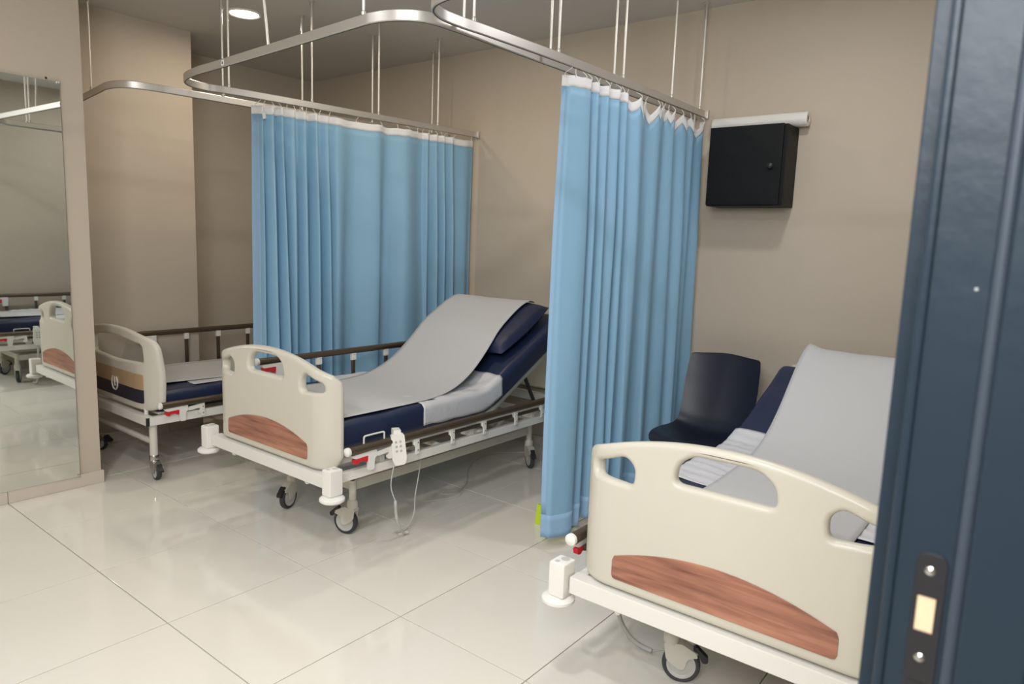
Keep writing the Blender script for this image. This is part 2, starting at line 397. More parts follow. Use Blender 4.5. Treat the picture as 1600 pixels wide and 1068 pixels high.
def curtain(name, label, ys, basex, segs, start, zbot, hooks, drop, seed, N=720, R=46, flap=0, amp=.032, skew=0, hemh=.10):
    rnd = random.Random(seed); y0, y1 = ys; L = y1-y0
    us = [i/(N-1) for i in range(N)]
    K0 = make_knots(segs, L, rnd, start)
    K1 = [(k[0]+(rnd.uniform(-.35, .35)*(K0[min(i+1, len(K0)-1)][0]-K0[i-1][0])*.5 if 1 < i < len(K0)-1 else 0), k[1]*rnd.uniform(.7, 1.7)) for i, k in enumerate(K0)]
    K1 = sorted(K1)
    a1, a2, a3 = rnd.random()*6, rnd.random()*6, rnd.random()*6
    def pos(u, s, off=0):               # s: 0 top .. 1 bottom
        v0, v1 = kval(K0, u), kval(K1, u); m_ = sstep(.0, .95, s)
        v = v0*(1-m_)+v1*m_
        o = v*(.55+.45*sstep(0, .35, s))+.018*math.sin(2*PI*1.3*u+a1)*s+.007*math.sin(2*PI*3.3*u+2*s+a3)*s
        o += .004*math.sin(2*PI*(9*u+1.2*s)+a1)*math.sin(2*PI*1.5*u+a2)*s
        y = y0+u*L+skew*s*(1-u)**2
        x = basex(min(max(y0+u*L, y0), y1))+o
        if flap and u < .05:
            k = (1-u/.05); x -= flap*k*k*1.2; y += .05*math.sin(k*PI*.6)*k
        return x+off, y
    def ztop(u):
        d = 0
        for a, b in zip(hooks[:-1], hooks[1:]):
            if a <= u <= b:
                t = (u-a)/(b-a); d = drop(u)*(1-abs(2*t-1)**1.2)*min(1, (b-a)*14)
        return TZ-.028-d
    def band(u0, u1, s0f, s1f, rows, off, nm, m, parent, step=1, thick=.0016):
        idx = [i for i in range(N) if u0 <= us[i] <= u1][::step]; vs = []; fs = []
        for r in range(rows+1):
            for i in idx:
                u = us[i]; zt = ztop(u); zb = zbot(u); H = zt-zb; z = s0f(zt, zb)+(s1f(zt, zb)-s0f(zt, zb))*r/rows
                x, y = pos(u, (zt-z)/H, off); vs.append((x, y, z))
        n = len(idx)
        for r in range(rows):
            for k in range(n-1): fs.append((r*n+k, r*n+k+1, (r+1)*n+k+1, (r+1)*n+k))
        mb = MB().add(vs, fs); o = obj(nm, mb, m, parent, 0, fix=False)
        o.data.polygons.foreach_set('use_smooth', [True]*len(o.data.polygons))
        md = o.modifiers.new('solid', 'SOLIDIFY'); md.thickness = thick; md.offset = 0
        return o
    t = thing(name, label, 'curtain', (0, 0, 0), 0, 'blue cubicle curtains')
    TB = .046
    band(0, 1, lambda a, b: a-TB+.004, lambda a, b: b, R, 0, 'fabric', CLOTH, t)
    band(0, 1, lambda a, b: a, lambda a, b: a-TB, 3, 0.0, 'header_tape', TAPE, t, thick=.003)
    band(0, 1, lambda a, b: b+hemh, lambda a, b: b-.001, 4, 0.0, 'bottom_hem', HEM, t, thick=.004)
    band(0, .020, lambda a, b: a-TB, lambda a, b: b+hemh, 30, 0.0, 'side_hem', HEM, t, thick=.004)
    hk = None
    for h in hooks:
        x, y = pos(h, 0); z = ztop(h); bx = basex(y)
        mb = MB().tube(crom([(0, 0, -.016), (.004, .002, -.004), (.002, 0, .008), (bx-x, 0, TZ-z-.004), (bx-x, 0, TZ-z+.002)], 4), .0016, 6)
        o = obj('hook', mb, WHITEP, t); o.location = (x, y, z)
    return t, pos, ztop
SEG1 = [(.30, .032, .042), (.66, .12, .042), (.88, .031, .040), (1.0, .09, .014)]
ST1 = [(0.0, -.02), (.035, .012)]
hooks1 = [.01, .05, .075, .10, .13, .155, .18, .205, .23, .26, .30, .42, .52, .60, .645, .70, .73, .76, .79, .82, .85, .90, .99]
c1, pos1, zt1 = curtain('hospital_curtain', 'blue pleated cubicle curtain hanging beyond the middle bed, between it and the left bed', (1.135, 2.79),
    lambda y: xat(T1, y, (0, 160)), SEG1, ST1, lambda u: .055, hooks1, lambda u: .006, 3, flap=.05, amp=.026)
x, y = pos1(.03, .03)
ct = obj('care_tag', MB().box(-.001, .001, -.018, .018, -.022, .012), TAPE, c1); ct.location = (x+.012, y+.01, zt1(.03)-.05); ct.rotation_euler = (.35, 0, .5); ct['label'] = 'small white care tag at the curtain top'
SEG2 = [(.24, .036, .034), (.42, .050, .040), (.60, .12, .034), (.80, .085, .034), (1.0, .050, .028)]
ST2 = [(0.0, -.035), (.125, .035), (.15, -.035)]
hooks2 = [.01, .06, .10, .13, .17, .20, .235, .27, .30, .34, .38, .44, .52, .60, .63, .66, .69, .72, .80, .88, .92, .985]
c2, pos2, zt2 = curtain('hospital_curtain', 'light blue cubicle curtain hanging to the left of the right bed and chair', (1.405, 2.79),
    lambda y: xat(T2, y, (0, 165)), SEG2, ST2, lambda u: .062+.03*sstep(.05, .3, u), hooks2, lambda u: .006+.05*sstep(.3, .5, u), 11, flap=.02, amp=.045, skew=-.005, hemh=.11)

# ------------------------------------------------------------------ wall cabinet and paper roll
cb = thing('wall_cabinet', 'black metal wall cabinet with a round knob on the back wall', 'cabinet', (2.63, YB, 1.672))
obj('body', MB().box(0, .415, -.185, -.0, 0, .418, .003), BOXM, cb)
dr = obj('door', MB().box(.001, .397, -.199, -.186, .006, .420, .003), BOXM, cb)
obj('knob', MB().lathe([(0, -.026), (.010, -.025), (.0155, -.020), (.015, -.014), (.008, -.009), (.008, .001)], (.345, -.198, .205), 'y', 24), BLACKP, dr)
rl = thing('paper_roll', 'thick roll of shiny white paper lying on top of the black cabinet', 'roll', (2.585, YB-.046, 1.672+.418+.039))
obj('rolled_paper', MB().lathe([(.019, 0), (.036, 0), (.038, .003), (.038, .512), (.036, .515), (.019, .515), (.019, 0)], (0, 0, 0), 'x', 40), ROLLM, rl)
obj('card_core', MB().lathe([(.017, .004), (.019, .004), (.019, .511), (.017, .511), (.017, .004)], (0, 0, 0), 'x', 24), TAN, rl)

# ------------------------------------------------------------------ beds
R_ = .112; S0 = .34
def bendf(v):
    a = abs(v.x)
    if a <= S0: return v.copy()
    th = (a-S0)/R_; sg = 1 if v.x > 0 else -1
    rr = R_-v.y
    return Vector((sg*(S0+rr*math.sin(th)), R_-rr*math.cos(th), v.z))
CUTS = [s*(S0+.0125*k) for k in range(0, 12) for s in (-1, 1)]
def big_board():
    top = [(.48-.04*k, .905-.42*(.48-.04*k)**2) for k in range(0, 25)]
    outer = roundpoly([(-.48, .405), (.48, .405)], 0) and [(-.48, .46), (-.455, .42), (-.42, .405), (.42, .405), (.455, .42), (.48, .46), (.48, .77), (.474, .795)]+top[1:-1]+[(-.474, .795), (-.48, .77)]
    h = [(-.405, .748), (-.272, .738), (-.268, .795), (-.30, .825), (-.405, .787)]
    holes = [roundpoly(h, .022), roundpoly([(-x, z) for x, z in h][::-1], .022), roundpoly([(-.145, .780), (.145, .780), (.135, .84), (.09, .872), (-.09, .872), (-.135, .84)], .03)]
    return plate(outer, holes, .042, .016, bendf, CUTS)
BIG = big_board()
def wood_panel():
    top = [(.30-.03*k, .572-.60*(.30-.03*k)**2) for k in range(0, 21)]
    return plate(roundpoly([(-.322, .440), (.322, .440)], 0) and roundpoly([(-.322, .440), (.322, .440), (.322, .500)], [.012, .012, .01])[:0]+[(-.322, .452), (-.318, .443), (-.31, .440), (.31, .440), (.318, .443), (.322, .452), (.322, .497), (.316, .512)]+top+[(-.316, .512), (-.322, .497)], [], .004, .001)
WP = wood_panel()
def tube_obj(name, pts, r, m, parent, n=14): return obj(name, MB().tube(pts, r, n), m, parent)

def caster(bed, x, y, ang, r=.063, fork=OFFM, stem_top=.27, brake=True, lab=None):
    """swivel castor: stem at x,y; wheel trails in direction ang"""
    T = Matrix.Translation((x, y, 0)) @ Matrix.Rotation(ang, 4, 'Z')
    tr = .036
    f = MB()
    f.lathe([(.024, r*2+.008), (.026, r*2+.012), (.026, r*2+.038), (.021, r*2+.045), (.021, r*2+.05)], (0, 0, 0), 'z', 22)
    side = roundpoly([(-.024, r*2+.012), (.035, r*2+.015), (.085, r*1.75), (.088, r*1.6), (.055, r*1.45), (.048, r*.85), (.028, r*.80), (-.014, r*1.25)], .012, 4)
    f.prism(side, 'y', -.021, -.016); f.prism(side, 'y', .016, .021)
    f.prism(roundpoly([(-.024, r*2+.012), (.035, r*2+.015), (.088, r*1.78), (.086, r*1.62+.010), (.03, r*2.0-.002), (-.02, r*1.85)], .008, 3), 'y', -.0205, .0205)
    c = obj('caster', f.xf(T), fork, bed)
    if lab: c['label'] = lab
    obj('tyre', MB().lathe([(r*.74, -.013), (r*.90, -.0145), (r*.98, -.010), (r, 0), (r*.98, .010), (r*.90, .0145), (r*.74, .013), (r*.74, -.013)], (tr, 0, r), 'y', 36).xf(T), TYRE, c)
    h = MB().lathe([(0, -.0142), (r*.16, -.0145), (r*.2, -.0125), (r*.58, -.0105), (r*.64, -.0135), (r*.755, -.0135), (r*.755, .0135), (r*.64, .0135), (r*.58, .0105), (r*.2, .0125), (r*.16, .0145), (0, .0142)], (tr, 0, r), 'y', 36)
    obj('wheel_hub', h.xf(T), HUB, c)
    if brake:
        obj('brake_pedal', MB().prism(roundpoly([(.070, r*1.75+.012), (.082, r*1.9+.014), (.122, r*1.55), (.120, r*1.3), (.104, r*1.28), (.092, r*1.6)], .006, 3), 'y', -.012, .012).xf(T), BLACKP, c)
    return c

def lower_rail(bed, sx, y0, y1, z, lx=.487, dz=0, brs=(), hook=True):
    """folded-down side rail on side sx (+1 right, -1 left)"""
    X = sx*lx
    r = tube_obj('side_rail', [(X, y0, z), (X, y1, z)], .0185, BRONZE, bed, 18)
    r['label'] = 'folded-down bronze side rail'
    obj('end_cap', MB().lathe([(0, -.012), (.012, -.011), (.0195, -.006), (.0200, .006), (.0185, .008)], (X, y0, z), 'y', 20), WHITEP, r)
    obj('end_cap', MB().lathe([(.0185, -.008), (.0200, -.006), (.0195, .010), (.012, .018), (0, .020)], (X, y1, z), 'y', 20), WHITEP, r)
    obj('folded_post', MB().box(X-sx*.012-.006, X-sx*.012+.006, y0+.06, y1-.03, z-.055, z-.036, .003), BRONZE, r)
    for b in brs:
        mb = MB().box(X-.004, X+.004, b-.015, b+.015, z-.058, z-.026+.006, .002).box(X-.004, X+.004, b-.009, b+.016, z-.098, z-.056, .002)
        mb.box(X-sx*.022-.012, X-sx*.004+.004, b-.022, b-.012, z-.050, z-.022, .002)
        mb.lathe([(.005, -.0055), (.005, .0055)], (X, b+.003, z-.040), 'x', 10).lathe([(.005, -.0055), (.005, .0055)], (X, b+.003, z-.078), 'x', 10)
        o = obj('hinge_bracket', mb, WHITEP, r)
        for zz in (z-.040, z-.078): obj('bolt', MB().lathe([(.0034, -.0068), (.0034, .0068)], (X, b+.003, zz), 'x', 8), DARK, r)
    lt = MB().prism(roundpoly([(y0+.02, z-.022), (y0+.16, z-.016), (y0+.165, z-.048), (y0+.15, z-.055), (y0+.146, z-.108), (y0+.115, z-.108), (y0+.110, z-.060), (y0+.03, z-.035)], .006, 3), 'x', X-.006, X+.006)
    lt.prism(roundpoly([(y0+.165, z-.030), (y0+.255, z-.020), (y0+.262, z-.075), (y0+.245, z-.082), (y0+.228, z-.078), (y0+.222, z-.062), (y0+.236, z-.060), (y0+.236, z-.046), (y0+.165, z-.052)], .006, 3), 'x', X-.005, X+.005)
    obj('latch_plate', lt, WHITEP, r)
    o = obj('latch_lever', MB().prism(roundpoly([(y0+.028, z-.040), (y0+.108, z-.036), (y0+.106, z-.062), (y0+.094, z-.064), (y0+.086, z-.054), (y0+.058, z-.056), (y0+.050, z-.064), (y0+.032, z-.060)], .004, 3), 'x', X-.009, X+.009), RED, r)
    o['label'] = 'red release lever'
    return r
def raised_rail(bed, sx, y0, y1, z, zb, posts, lx=.478, flip=False):
    X = sx*lx
    r = tube_obj('side_rail', [(X, y0, z), (X, y1, z)], .0185, BRONZE, bed, 18)
    r['label'] = 'raised bronze side rail on posts'
    obj('end_cap', MB().lathe([(0, -.012), (.012, -.011), (.0195, -.006), (.0200, .006), (.0185, .008)], (X, y0, z), 'y', 20), WHITEP, r)
    obj('end_cap', MB().lathe([(.0185, -.008), (.0200, -.006), (.0195, .010), (.012, .018), (0, .020)], (X, y1, z), 'y', 20), WHITEP, r)
    for b in posts:
        obj('post', MB().box(X-.007, X+.007, b-.012, b+.012, zb+.02, z-.02, .004), BRONZE, r)
        mb = MB().box(X-.011, X+.011, b-.017, b+.017, z-.058, z-.012, .004)
        mb.lathe([(.006, -.0135), (.006, .0135)], (X, b, z-.04), 'x', 10)
        obj('hinge_bracket', mb, WHITEP, r)
        obj('post_foot', MB().box(X-.012, X+.012, b-.018, b+.018, zb-.035, zb+.035, .004), WHITEP, r)
    obj('latch_plate', MB().prism(roundpoly([(y0+.02, z-.018), (y0+.155, z-.014), (y0+.155, z-.10), (y0+.11, z-.10), (y0+.105, z-.055), (y0+.03, z-.035)], .006, 3), 'x', X-.014, X+.014), WHITEP, r)
    o = obj('latch_lever', MB().prism(roundpoly([(y0+.03, z-.036), (y0+.105, z-.034), (y0+.103, z-.066), (y0+.09, z-.068), (y0+.08, z-.054), (y0+.05, z-.056), (y0+.04, z-.062)], .004, 3), 'x', X-.017, X+.017), RED, r)
    o['label'] = 'red release lever'
    return r
def bed_path(ly_bend, ang, ly0, length, zt):
    """top-surface path (y, z) of a mattress: flat, then a smooth bend up by ang"""
    pts = []; n = 40; total = length; y, z, s = ly0, zt, 0.0; ds = total/80; bw = .22
    flat = ly_bend-ly0
    for i in range(81):
        pts.append((y, z)); a = ang*sstep(flat-bw/2, flat+bw/2, s); y += math.cos(a)*ds; z += math.sin(a)*ds; s += ds
    return pts
def mattress(loc, path, w, th, label, seed):
    rnd = random.Random(seed); n = 28; mb = MB(); vs = []; fs = []
    def ring(y, z, a, k, ins=0):
        ox = w/2-ins; oz = th/2-ins*.6; out = []
        r = min(.035, oz*.95)
        cx = [(ox-r, oz-r), (-ox+r, oz-r), (-ox+r, -oz+r), (ox-r, -oz+r)]
        pts = []
        for q, (px, pz) in enumerate(cx):
            for m_ in range(7):
                t = PI/2*q+PI/2*m_/6; pts.append((px+r*math.cos(t), pz+r*math.sin(t)))
            nx, nz = cx[(q+1) % 4]
            if q % 2 == 0:
                x0_, x1_ = pts[-1][0], (nx+ (0)); 
                for m_ in range(1, 10): pts.append((px+(nx-px)*m_/10, pts[-1][1] if False else pz+(r if q == 0 else -r)))
        nrm = Vector((0, -math.sin(a), math.cos(a)))
        for (px, pz) in pts:
            wob = .0025*math.sin(9*y+3*px+seed)+.002*math.sin(23*y+7*px)+.0015*math.sin(40*px+5*y)
            c = Vector((0, y, z))+nrm*(-th/2+pz+(wob if pz > 0 else 0)); out.append((px, c.y, c.z))
        return out
    P = path; rings = []
    for i in range(len(P)):
        j0, j1 = max(i-1, 0), min(i+1, len(P)-1); a = math.atan2(P[j1][1]-P[j0][1], P[j1][0]-P[j0][0])
        if i == 0:
            for ins, back in ((.03, 0), (.012, .003), (.003, .010)): rings.append(ring(P[0][0]+back, P[0][1], a, i, ins))
        if i == len(P)-1: 
            for ins, back in ((.003, .010), (.012, .003), (.03, 0)): rings.append(ring(P[i][0]-back*math.cos(a)+.006*math.cos(a), P[i][1]-back*math.sin(a)+.006*math.sin(a), a, i, ins))
            continue
        if i > 0: rings.append(ring(P[i][0], P[i][1], a, i))
    n = len(rings[0]); vs = [v for r in rings for v in r]
    for i in range(len(rings)-1):
        for k in range(n): fs.append((i*n+k, i*n+(k+1) % n, (i+1)*n+(k+1) % n, (i+1)*n+k))
    fs += [tuple(range(n)), tuple((len(rings)-1)*n+k for k in range(n))]
    o = obj('mattress', mb.add(vs, fs), NAVY, None, 50); o.location = loc
    return tag(o, label, 'mattress')
def path_at(path, y):
    for a, b in zip(path[:-1], path[1:]):
        if a[0] <= y <= b[0]:
            t = (y-a[0])/(b[0]-a[0]); return a[1]+(b[1]-a[1])*t, math.atan2(b[1]-a[1], b[0]-a[0])
    return (path[0][1] if y < path[0][0] else path[-1][1]), 0
def sheet(name, loc, label, cat, f, nu, nv, m, thick=.0012):
    vs = [f(i/nu, j/nv) for j in range(nv+1) for i in range(nu+1)]
    fs = [(j*(nu+1)+i, j*(nu+1)+i+1, (j+1)*(nu+1)+i+1, (j+1)*(nu+1)+i) for j in range(nv) for i in range(nu)]
    o = obj(name, MB().add(vs, fs), m, None, 0, fix=False); o.data.polygons.foreach_set('use_smooth', [True]*len(o.data.polygons))
    md = o.modifiers.new('solid', 'SOLIDIFY'); md.thickness = thick; md.offset = 1
    o.location = loc; return tag(o, label, cat)
def pillow(loc, w, l, th, path, yc, label, rz=0, lx=0, extra=0, up=0):
    z, a = path_at(path, yc); a += extra; z += up; vs = []; fs = []; n, m_ = 36, 28
    for sgn in (1, -1):
        for j in range(m_+1):
            for i in range(n+1):
                u, v = -1+2*i/n, -1+2*j/m_
                e = max(0, (1-abs(u)**3.2))*max(0, (1-abs(v)**3.2)); h = e**.42
                pin = 1-.05*(u*u*v*v)-.03*math.cos(u*PI/2)*abs(v)**6
                wr = .003*math.sin(5*u+3*v+1)*e
                vs.append((u*w/2*pin, v*l/2*(1-.04*(u*u)*(1-abs(v))), sgn*(h*th/2+wr*(sgn > 0)) * (1 if sgn > 0 else .8)))
    N = (n+1)*(m_+1)
    for s_ in (0, 1):
        for j in range(m_):
            for i in range(n):
                q = (s_*N+j*(n+1)+i, s_*N+j*(n+1)+i+1, s_*N+(j+1)*(n+1)+i+1, s_*N+(j+1)*(n+1)+i); fs.append(q if s_ == 0 else q[::-1])
    me = bpy.data.meshes.new('pillow'); me.from_pydata(vs, [], fs); bm = bmesh.new(); bm.from_mesh(me); bmesh.ops.remove_doubles(bm, verts=bm.verts, dist=.0008); bm.to_mesh(me); bm.free()
    me.update(); o = link('pillow', me, PILLOWM, None, 60)
    nrm = Vector((0, -math.sin(a), math.cos(a)))
    o.matrix_world = Matrix.Translation(Vector(loc)+Vector((lx, yc, z))+nrm*(th*.4)) @ Matrix.Rotation(a, 4, 'X') @ Matrix.Rotation(rz, 4, 'Z')
    return tag(o, label, 'pillow')

def electric_bed(cx, y0, dz, label, low_side, ang, bend, cast, lowz, raisez):
    """bed with big cream boards. local: x across, y from foot to head"""
    t = thing('hospital_bed', label, 'bed', (cx, y0, 0), 0, 'cream hospital beds with wood inlays')
    fb = link('foot_board', BIG, None, t) if False else None
    me = BIG if BIG.users == 0 else BIG.copy()
    if not me.materials: me.materials.append(CREAM)
    me.polygons.foreach_set('use_smooth', [True]*len(me.polygons)); me.set_sharp_from_angle(angle=math.radians(38))
    fb = bpy.data.objects.new('foot_board', me); col.objects.link(fb); wn = fb.modifiers.new('weighted', 'WEIGHTED_NORMAL'); wn.keep_sharp = True; fb.parent = t; fb.location = (0, .021, dz)
    wp = WP if WP.users == 0 else WP.copy()
    if not wp.materials: wp.materials.append(WOOD)
    wo = bpy.data.objects.new('wood_inlay', wp); col.objects.link(wo); wo.parent = fb; wo.location = (0, -.0222, 0); wo['label'] = 'red-brown wood grain inlay with an arched top'
    hb = bpy.data.objects.new('head_board', me); col.objects.link(hb); hb.parent = t; hb.location = (0, 2.10, dz+.02); hb.rotation_euler = (0, 0, PI)
    # deck frame
    d = MB().box(-.465, .465, -.012, .040, .342+dz, .398+dz, .004)
    for s in (-1, 1):
        d.box(s*.452-.016, s*.452+.016, .040, 2.05, .350+dz, .392+dz, .004)
        d.box(s*.38-.012, s*.38+.012, .1, 2.0, .405+dz, .435+dz, .003)
        for yy in (.32, .95, 1.5, 1.95): d.box(min(s*.38, s*.45), max(s*.38, s*.45), yy-.015, yy+.015, .385+dz, .425+dz, .003)
    d.box(-.465, .465, 2.04, 2.085, .342+dz, .398+dz, .004)
    for yy in (.5, 1.1, 1.7): d.box(-.44, .44, yy-.02, yy+.02, .352+dz, .382+dz, .003)
    obj('deck_frame', d, WHITEM, t)
    # mattress support panels
    o = obj('mattress_support', MB().box(-.40, .40, .06, bend-.08, .437+dz, .4775+dz, .006), OFFM, t)
    L = .80; bm_ = MB().box(-.40, .40, 0, L, -.036, -.004, .005)
    for s in (-1, 1): bm_.box(s*.36-.014, s*.36+.014, .0, L-.02, -.068, -.034, .003)
    o = obj('backrest_panel', bm_.xf(Matrix.Translation((0, bend+.03, .478+dz)) @ Matrix.Rotation(ang, 4, 'X')), OFFM, t)
    # struts lifting the backrest
    yb = bend+.03+.5*math.cos(ang); zb = .44+dz+.5*math.sin(ang)-.05
    for s in (-1, 1): obj('backrest_strut', MB().tube([(s*.33, bend+.62, .39+dz), (s*.33, yb, zb)], .012, 10), BLACKP, t)
    # corner bumpers
    for (bx, by, fl) in ((-.50, -.002, -1), (.50, -.002, 1), (-.50, 2.075, -1), (.50, 2.075, 1)):
        cxp = bx
        hole1, hole2 = (cxp+.006, by+.012), (cxp-.004, by-.018)
        b = MB().box(bx-.030, bx+.030, by-.034, by+.034, .325+dz, .440+dz, .007)
        cr = obj('corner_bumper', b, WHITEP, t)
        SK = dict(smooth=0, fix=False)
        for (ox, oy, r_) in ((.004, .012, .0145), (-.008, -.017, .0085)):
            obj('socket', MB().lathe([(r_, 0), (r_, .0006), (0, .0006)], (bx+ox, by+oy, .4398+dz), 'z', 20), HUB, cr, 0)
        obj('bumper_wheel', MB().lathe([(0, -.014), (.012, -.014), (.016, -.004), (.046, -.004), (.054, .003), (.054, .012), (.046, .019), (.03, .022), (0, .022)], (bx+fl*.006, by-.006 if by < 1 else by+.006, .303+dz), 'z', 32), WHITEP, cr)
    for px_ in (-.30, .30): obj('bumper_pin', MB().lathe([(.012, .343+dz), (.012, .330+dz), (.007, .322+dz), (0, .320+dz)][::-1], (px_, .015, 0), 'z', 14), WHITEP, t)
    # base frame
    b = MB()
    for s in (-1, 1): b.box(s*.245-.013, s*.245+.013, cast[0][1]-y0+.01, 1.76, .212, .262, .004)
    b.box(-.25, .25, cast[0][1]-y0+.012, cast[0][1]-y0+.045, .212, .262, .004); b.box(-.25, .25, 1.715, 1.75, .212, .262, .004); b.box(-.25, .25, .95, .99, .215, .255, .003)
    obj('base_frame', b, OFFM, t)
    # lift arms and motor
    for yy in (.55, 1.35):
        a = MB()
        for s in (-1, 1): a.tube([(s*.21, yy, .245), (s*.21, yy+.20, .365+dz)], .016, 12)
        a.tube([(-.42, yy+.20, .366+dz), (.42, yy+.20, .366+dz)], .014, 12)
        obj('lift_arm', a, OFFM, t)
    m_ = MB().box(-.05, .05, .98, 1.16, .27, .345, .012).tube([(0, .62, .31), (0, .98, .31)], .018, 14)
    obj('lift_motor', m_, HUB, t)
    for (x, y, a, top) in cast:
        c = caster(t, x-cx, y-y0, a)
        tube_obj('caster_stem', [(x-cx, y-y0, .165), (x-cx, y-y0, .275)], .0175, OFFM, c, 18)
        obj('stem_mouth', MB().lathe([(0, .2755), (.0125, .2755), (.0125, .272)], (x-cx, y-y0, 0), 'z', 16), DARK, c)
    # rails
    brs = (.34, .50, .75, 1.00, 1.275, 1.53) if low_side > 0 else (.30, .50, .75, 1.00, 1.27, 1.53)
    lower_rail(t, low_side, .085 if low_side > 0 else .03, 1.62, lowz+dz, .492, dz, brs[1:])
    raised_rail(t, -low_side, .255, 1.70, raisez, .40+dz, (.40, .65, .90, 1.16, 1.41, 1.63))
    # small wire bag hook beside the foot, on the low side
    X = low_side*.462
    obj('wire_hook', MB().tube(crom([(X, .20, .46+dz), (X, .20, .525+dz), (X, .205, .532+dz), (X, .215, .535+dz), (X, .305, .535+dz), (X, .315, .532+dz), (X, .32, .525+dz), (X, .32, .46+dz)], 4), .0042, 8), WHITEP, t)
    return t

# middle bed ---------------------------------------------------------
B2X, B2Y, B2D = 1.40, .665, .012
AN2 = math.radians(28)
electric_bed(B2X, B2Y, B2D, 'cream hospital bed with wood inlay standing in the middle between the two blue curtains', 1, AN2, 1.08,
    [(1.673, .955, PI*1.10, 0), (1.150, .975, PI*1.62, 0), (1.653, 2.40, -.60, 0), (1.150, 2.40, PI*.6, 0)], .492, .752)
P2 = bed_path(1.08, AN2, .052, 1.84, .622)
mattress((B2X, B2Y, 0), P2, .86, .135, 'navy mattress on the middle bed with its head end raised', 1)
pillow((B2X, B2Y, 0), .74, .52, .14, P2, 1.555, 'dark navy pillow under the paper strip on the middle bed', .0, 0)
def mt_point(path, x, y, lift, w=.86):
    z, a = path_at(path, y); e = abs(x)-(w/2-.012)
    if e > 0: return (math.copysign(w/2+.004, x) if e > .01 else x, y, z+lift-max(0, e-.0))
    return (x, y, z+lift)
def pad2(u, v):
    y = .62+.56*v+.03*u+.02*math.sin(5*u); x = -.435+.965*u
    y += (v-.5)*.06*u
    lift = .004+.003*math.sin(19*u+8*v)*math.sin(11*v+1)+.002*math.sin(47*u-23*v)
    return mt_point(P2, x, y, lift)
sheet('absorbent_pad', (B2X, B2Y, 0), 'crinkled white absorbent pad across the middle bed, hanging over its right edge', 'bed pad', pad2, 60, 40, PAD)
def drape(path, yc, l, th, extra=0, up=0, lift=.009, it=500):
    z0, a = path_at(path, yc); a += extra; z0 += up; dy, dz_ = math.cos(a), math.sin(a); ny, nz = -dz_, dy
    pl = []
    for k in range(0, 121):
        v = -1+2*k/120; h = max(0, 1-abs(v)**3.2)**.42*th/2+th*.4
        pl.append((yc+dy*v*l/2+ny*h, z0+dz_*v*l/2+nz*h))
    y1 = max(p[0] for p in pl); ys = [path[0][0]+.003+(y1-.012-path[0][0])*k/150 for k in range(151)]
    zz = []
    for y in ys:
        z = path_at(path, y)[0]
        for p, r in zip(pl[:-1], pl[1:]):
            if min(p[0], r[0]) <= y <= max(p[0], r[0]) and abs(r[0]-p[0]) > 1e-6: z = max(z, p[1]+(r[1]-p[1])*(y-p[0])/(r[0]-p[0]))
        zz.append(z)
    e = zz[:]
    for _ in range(it):
        zz = [zz[0]]+[max(e[i], (zz[i-1]+zz[i+1])/2-.00004) for i in range(1, 150)]+[zz[150]]
    return [Vector((y, z+lift, 0)) for y, z in zip(ys, zz)]
def strip(path, l0, l1, r0, r1, wav=.0015):
    def f(u, v):
        k = v*(len(path)-1); i = min(int(k), len(path)-2); t = k-i; p = path[i].lerp(path[i+1], t)
        vv = sstep(.25, .95, v)
        xl = l0+(l1-l0)*vv; xr = r0+(r1-r0)*vv
        return (xl+(xr-xl)*u, p.x, p.y+wav*math.sin(7*u+14*v)+wav*.6*math.sin(19*u*v+3))
    return f
PP2 = drape(P2, 1.555, .52, .14)
sheet('paper_strip', (B2X, B2Y, 0), 'long white examination paper running from pillow to foot on the middle bed', 'paper sheet', strip(PP2, -.30, -.375, .40, .245), 24, 110, PAPER)

# remote of the middle bed
def remote(loc, rz, tilt, label, cordpts, coilpts):
    t = thing('bed_remote', label, 'remote control', loc, rz, 'bed hand controls hooked on side rails')
    Rt = Matrix.Rotation(tilt, 4, 'X')
    obj('handset', MB().prism(roundpoly([(-.025, -.135), (.025, -.135), (.034, -.10), (.031, .014), (-.031, .014), (-.034, -.10)], .012, 5), 'y', -.012, .012).xf(Matrix.Rotation(-PI/2, 4, 'Z')).xf(Rt), WHITEP, t)
    obj('hook', MB().box(-.014, -.006, -.018, .018, -.005, .028, .003).box(-.058, -.006, -.018, .018, .022, .029, .003).box(-.060, -.054, -.018, .018, .0, .029, .003).xf(Matrix.Translation((.004, 0, 0))), WHITEP, t)
    for r_ in range(3):
        for c_ in range(2):
            obj('button', MB().lathe([(0, .0022), (.005, .0018), (.0062, 0), (.0062, -.001)], (.0122, -.010+.02*c_, -.022-.022*r_), 'x', 14).xf(Rt), BTN, t)
    if cordpts: obj('cord', MB().tube(crom(cordpts, 8), .0026, 8), HUB, t)
    if coilpts:
        base = crom(coilpts, 24); turns = len(base)*1.1; hp = []
        n = len(base)*9
        for i in range(n):
            k = i/(n-1)*(len(base)-1); j = min(int(k), len(base)-2); p = base[j].lerp(base[j+1], k-j); tg = (base[j+1]-base[j]).normalized()
            a = Vector((1, 0, 0)); a = (a-tg*a.dot(tg)).normalized(); b = tg.cross(a); th = 2*PI*k*.72
            hp.append(p+a*.0055*math.cos(th)+b*.0055*math.sin(th))
        obj('coiled_cord', MB().tube(hp, .0021, 5), HUB, t)
    return t
bx, by = 1.912, 1.02
remote((bx, by, .525), -.55, .10, 'white hand control hooked over the near rail of the middle bed',
    [(.008, -.010, -.115), (.006, -.025, -.19), (0, -.025, -.25), (-.002, -.005, -.31)], [(-.002, -.005, -.31), (-.004, 0.0, -.38), (-.03, .02, -.45), (-.075, .05, -.5), (-.092, .075, -.512)])
cp = thing('mains_cord', 'thin grey cord looping from under the middle bed to the floor', 'cord', (1.83, 1.09, 0))
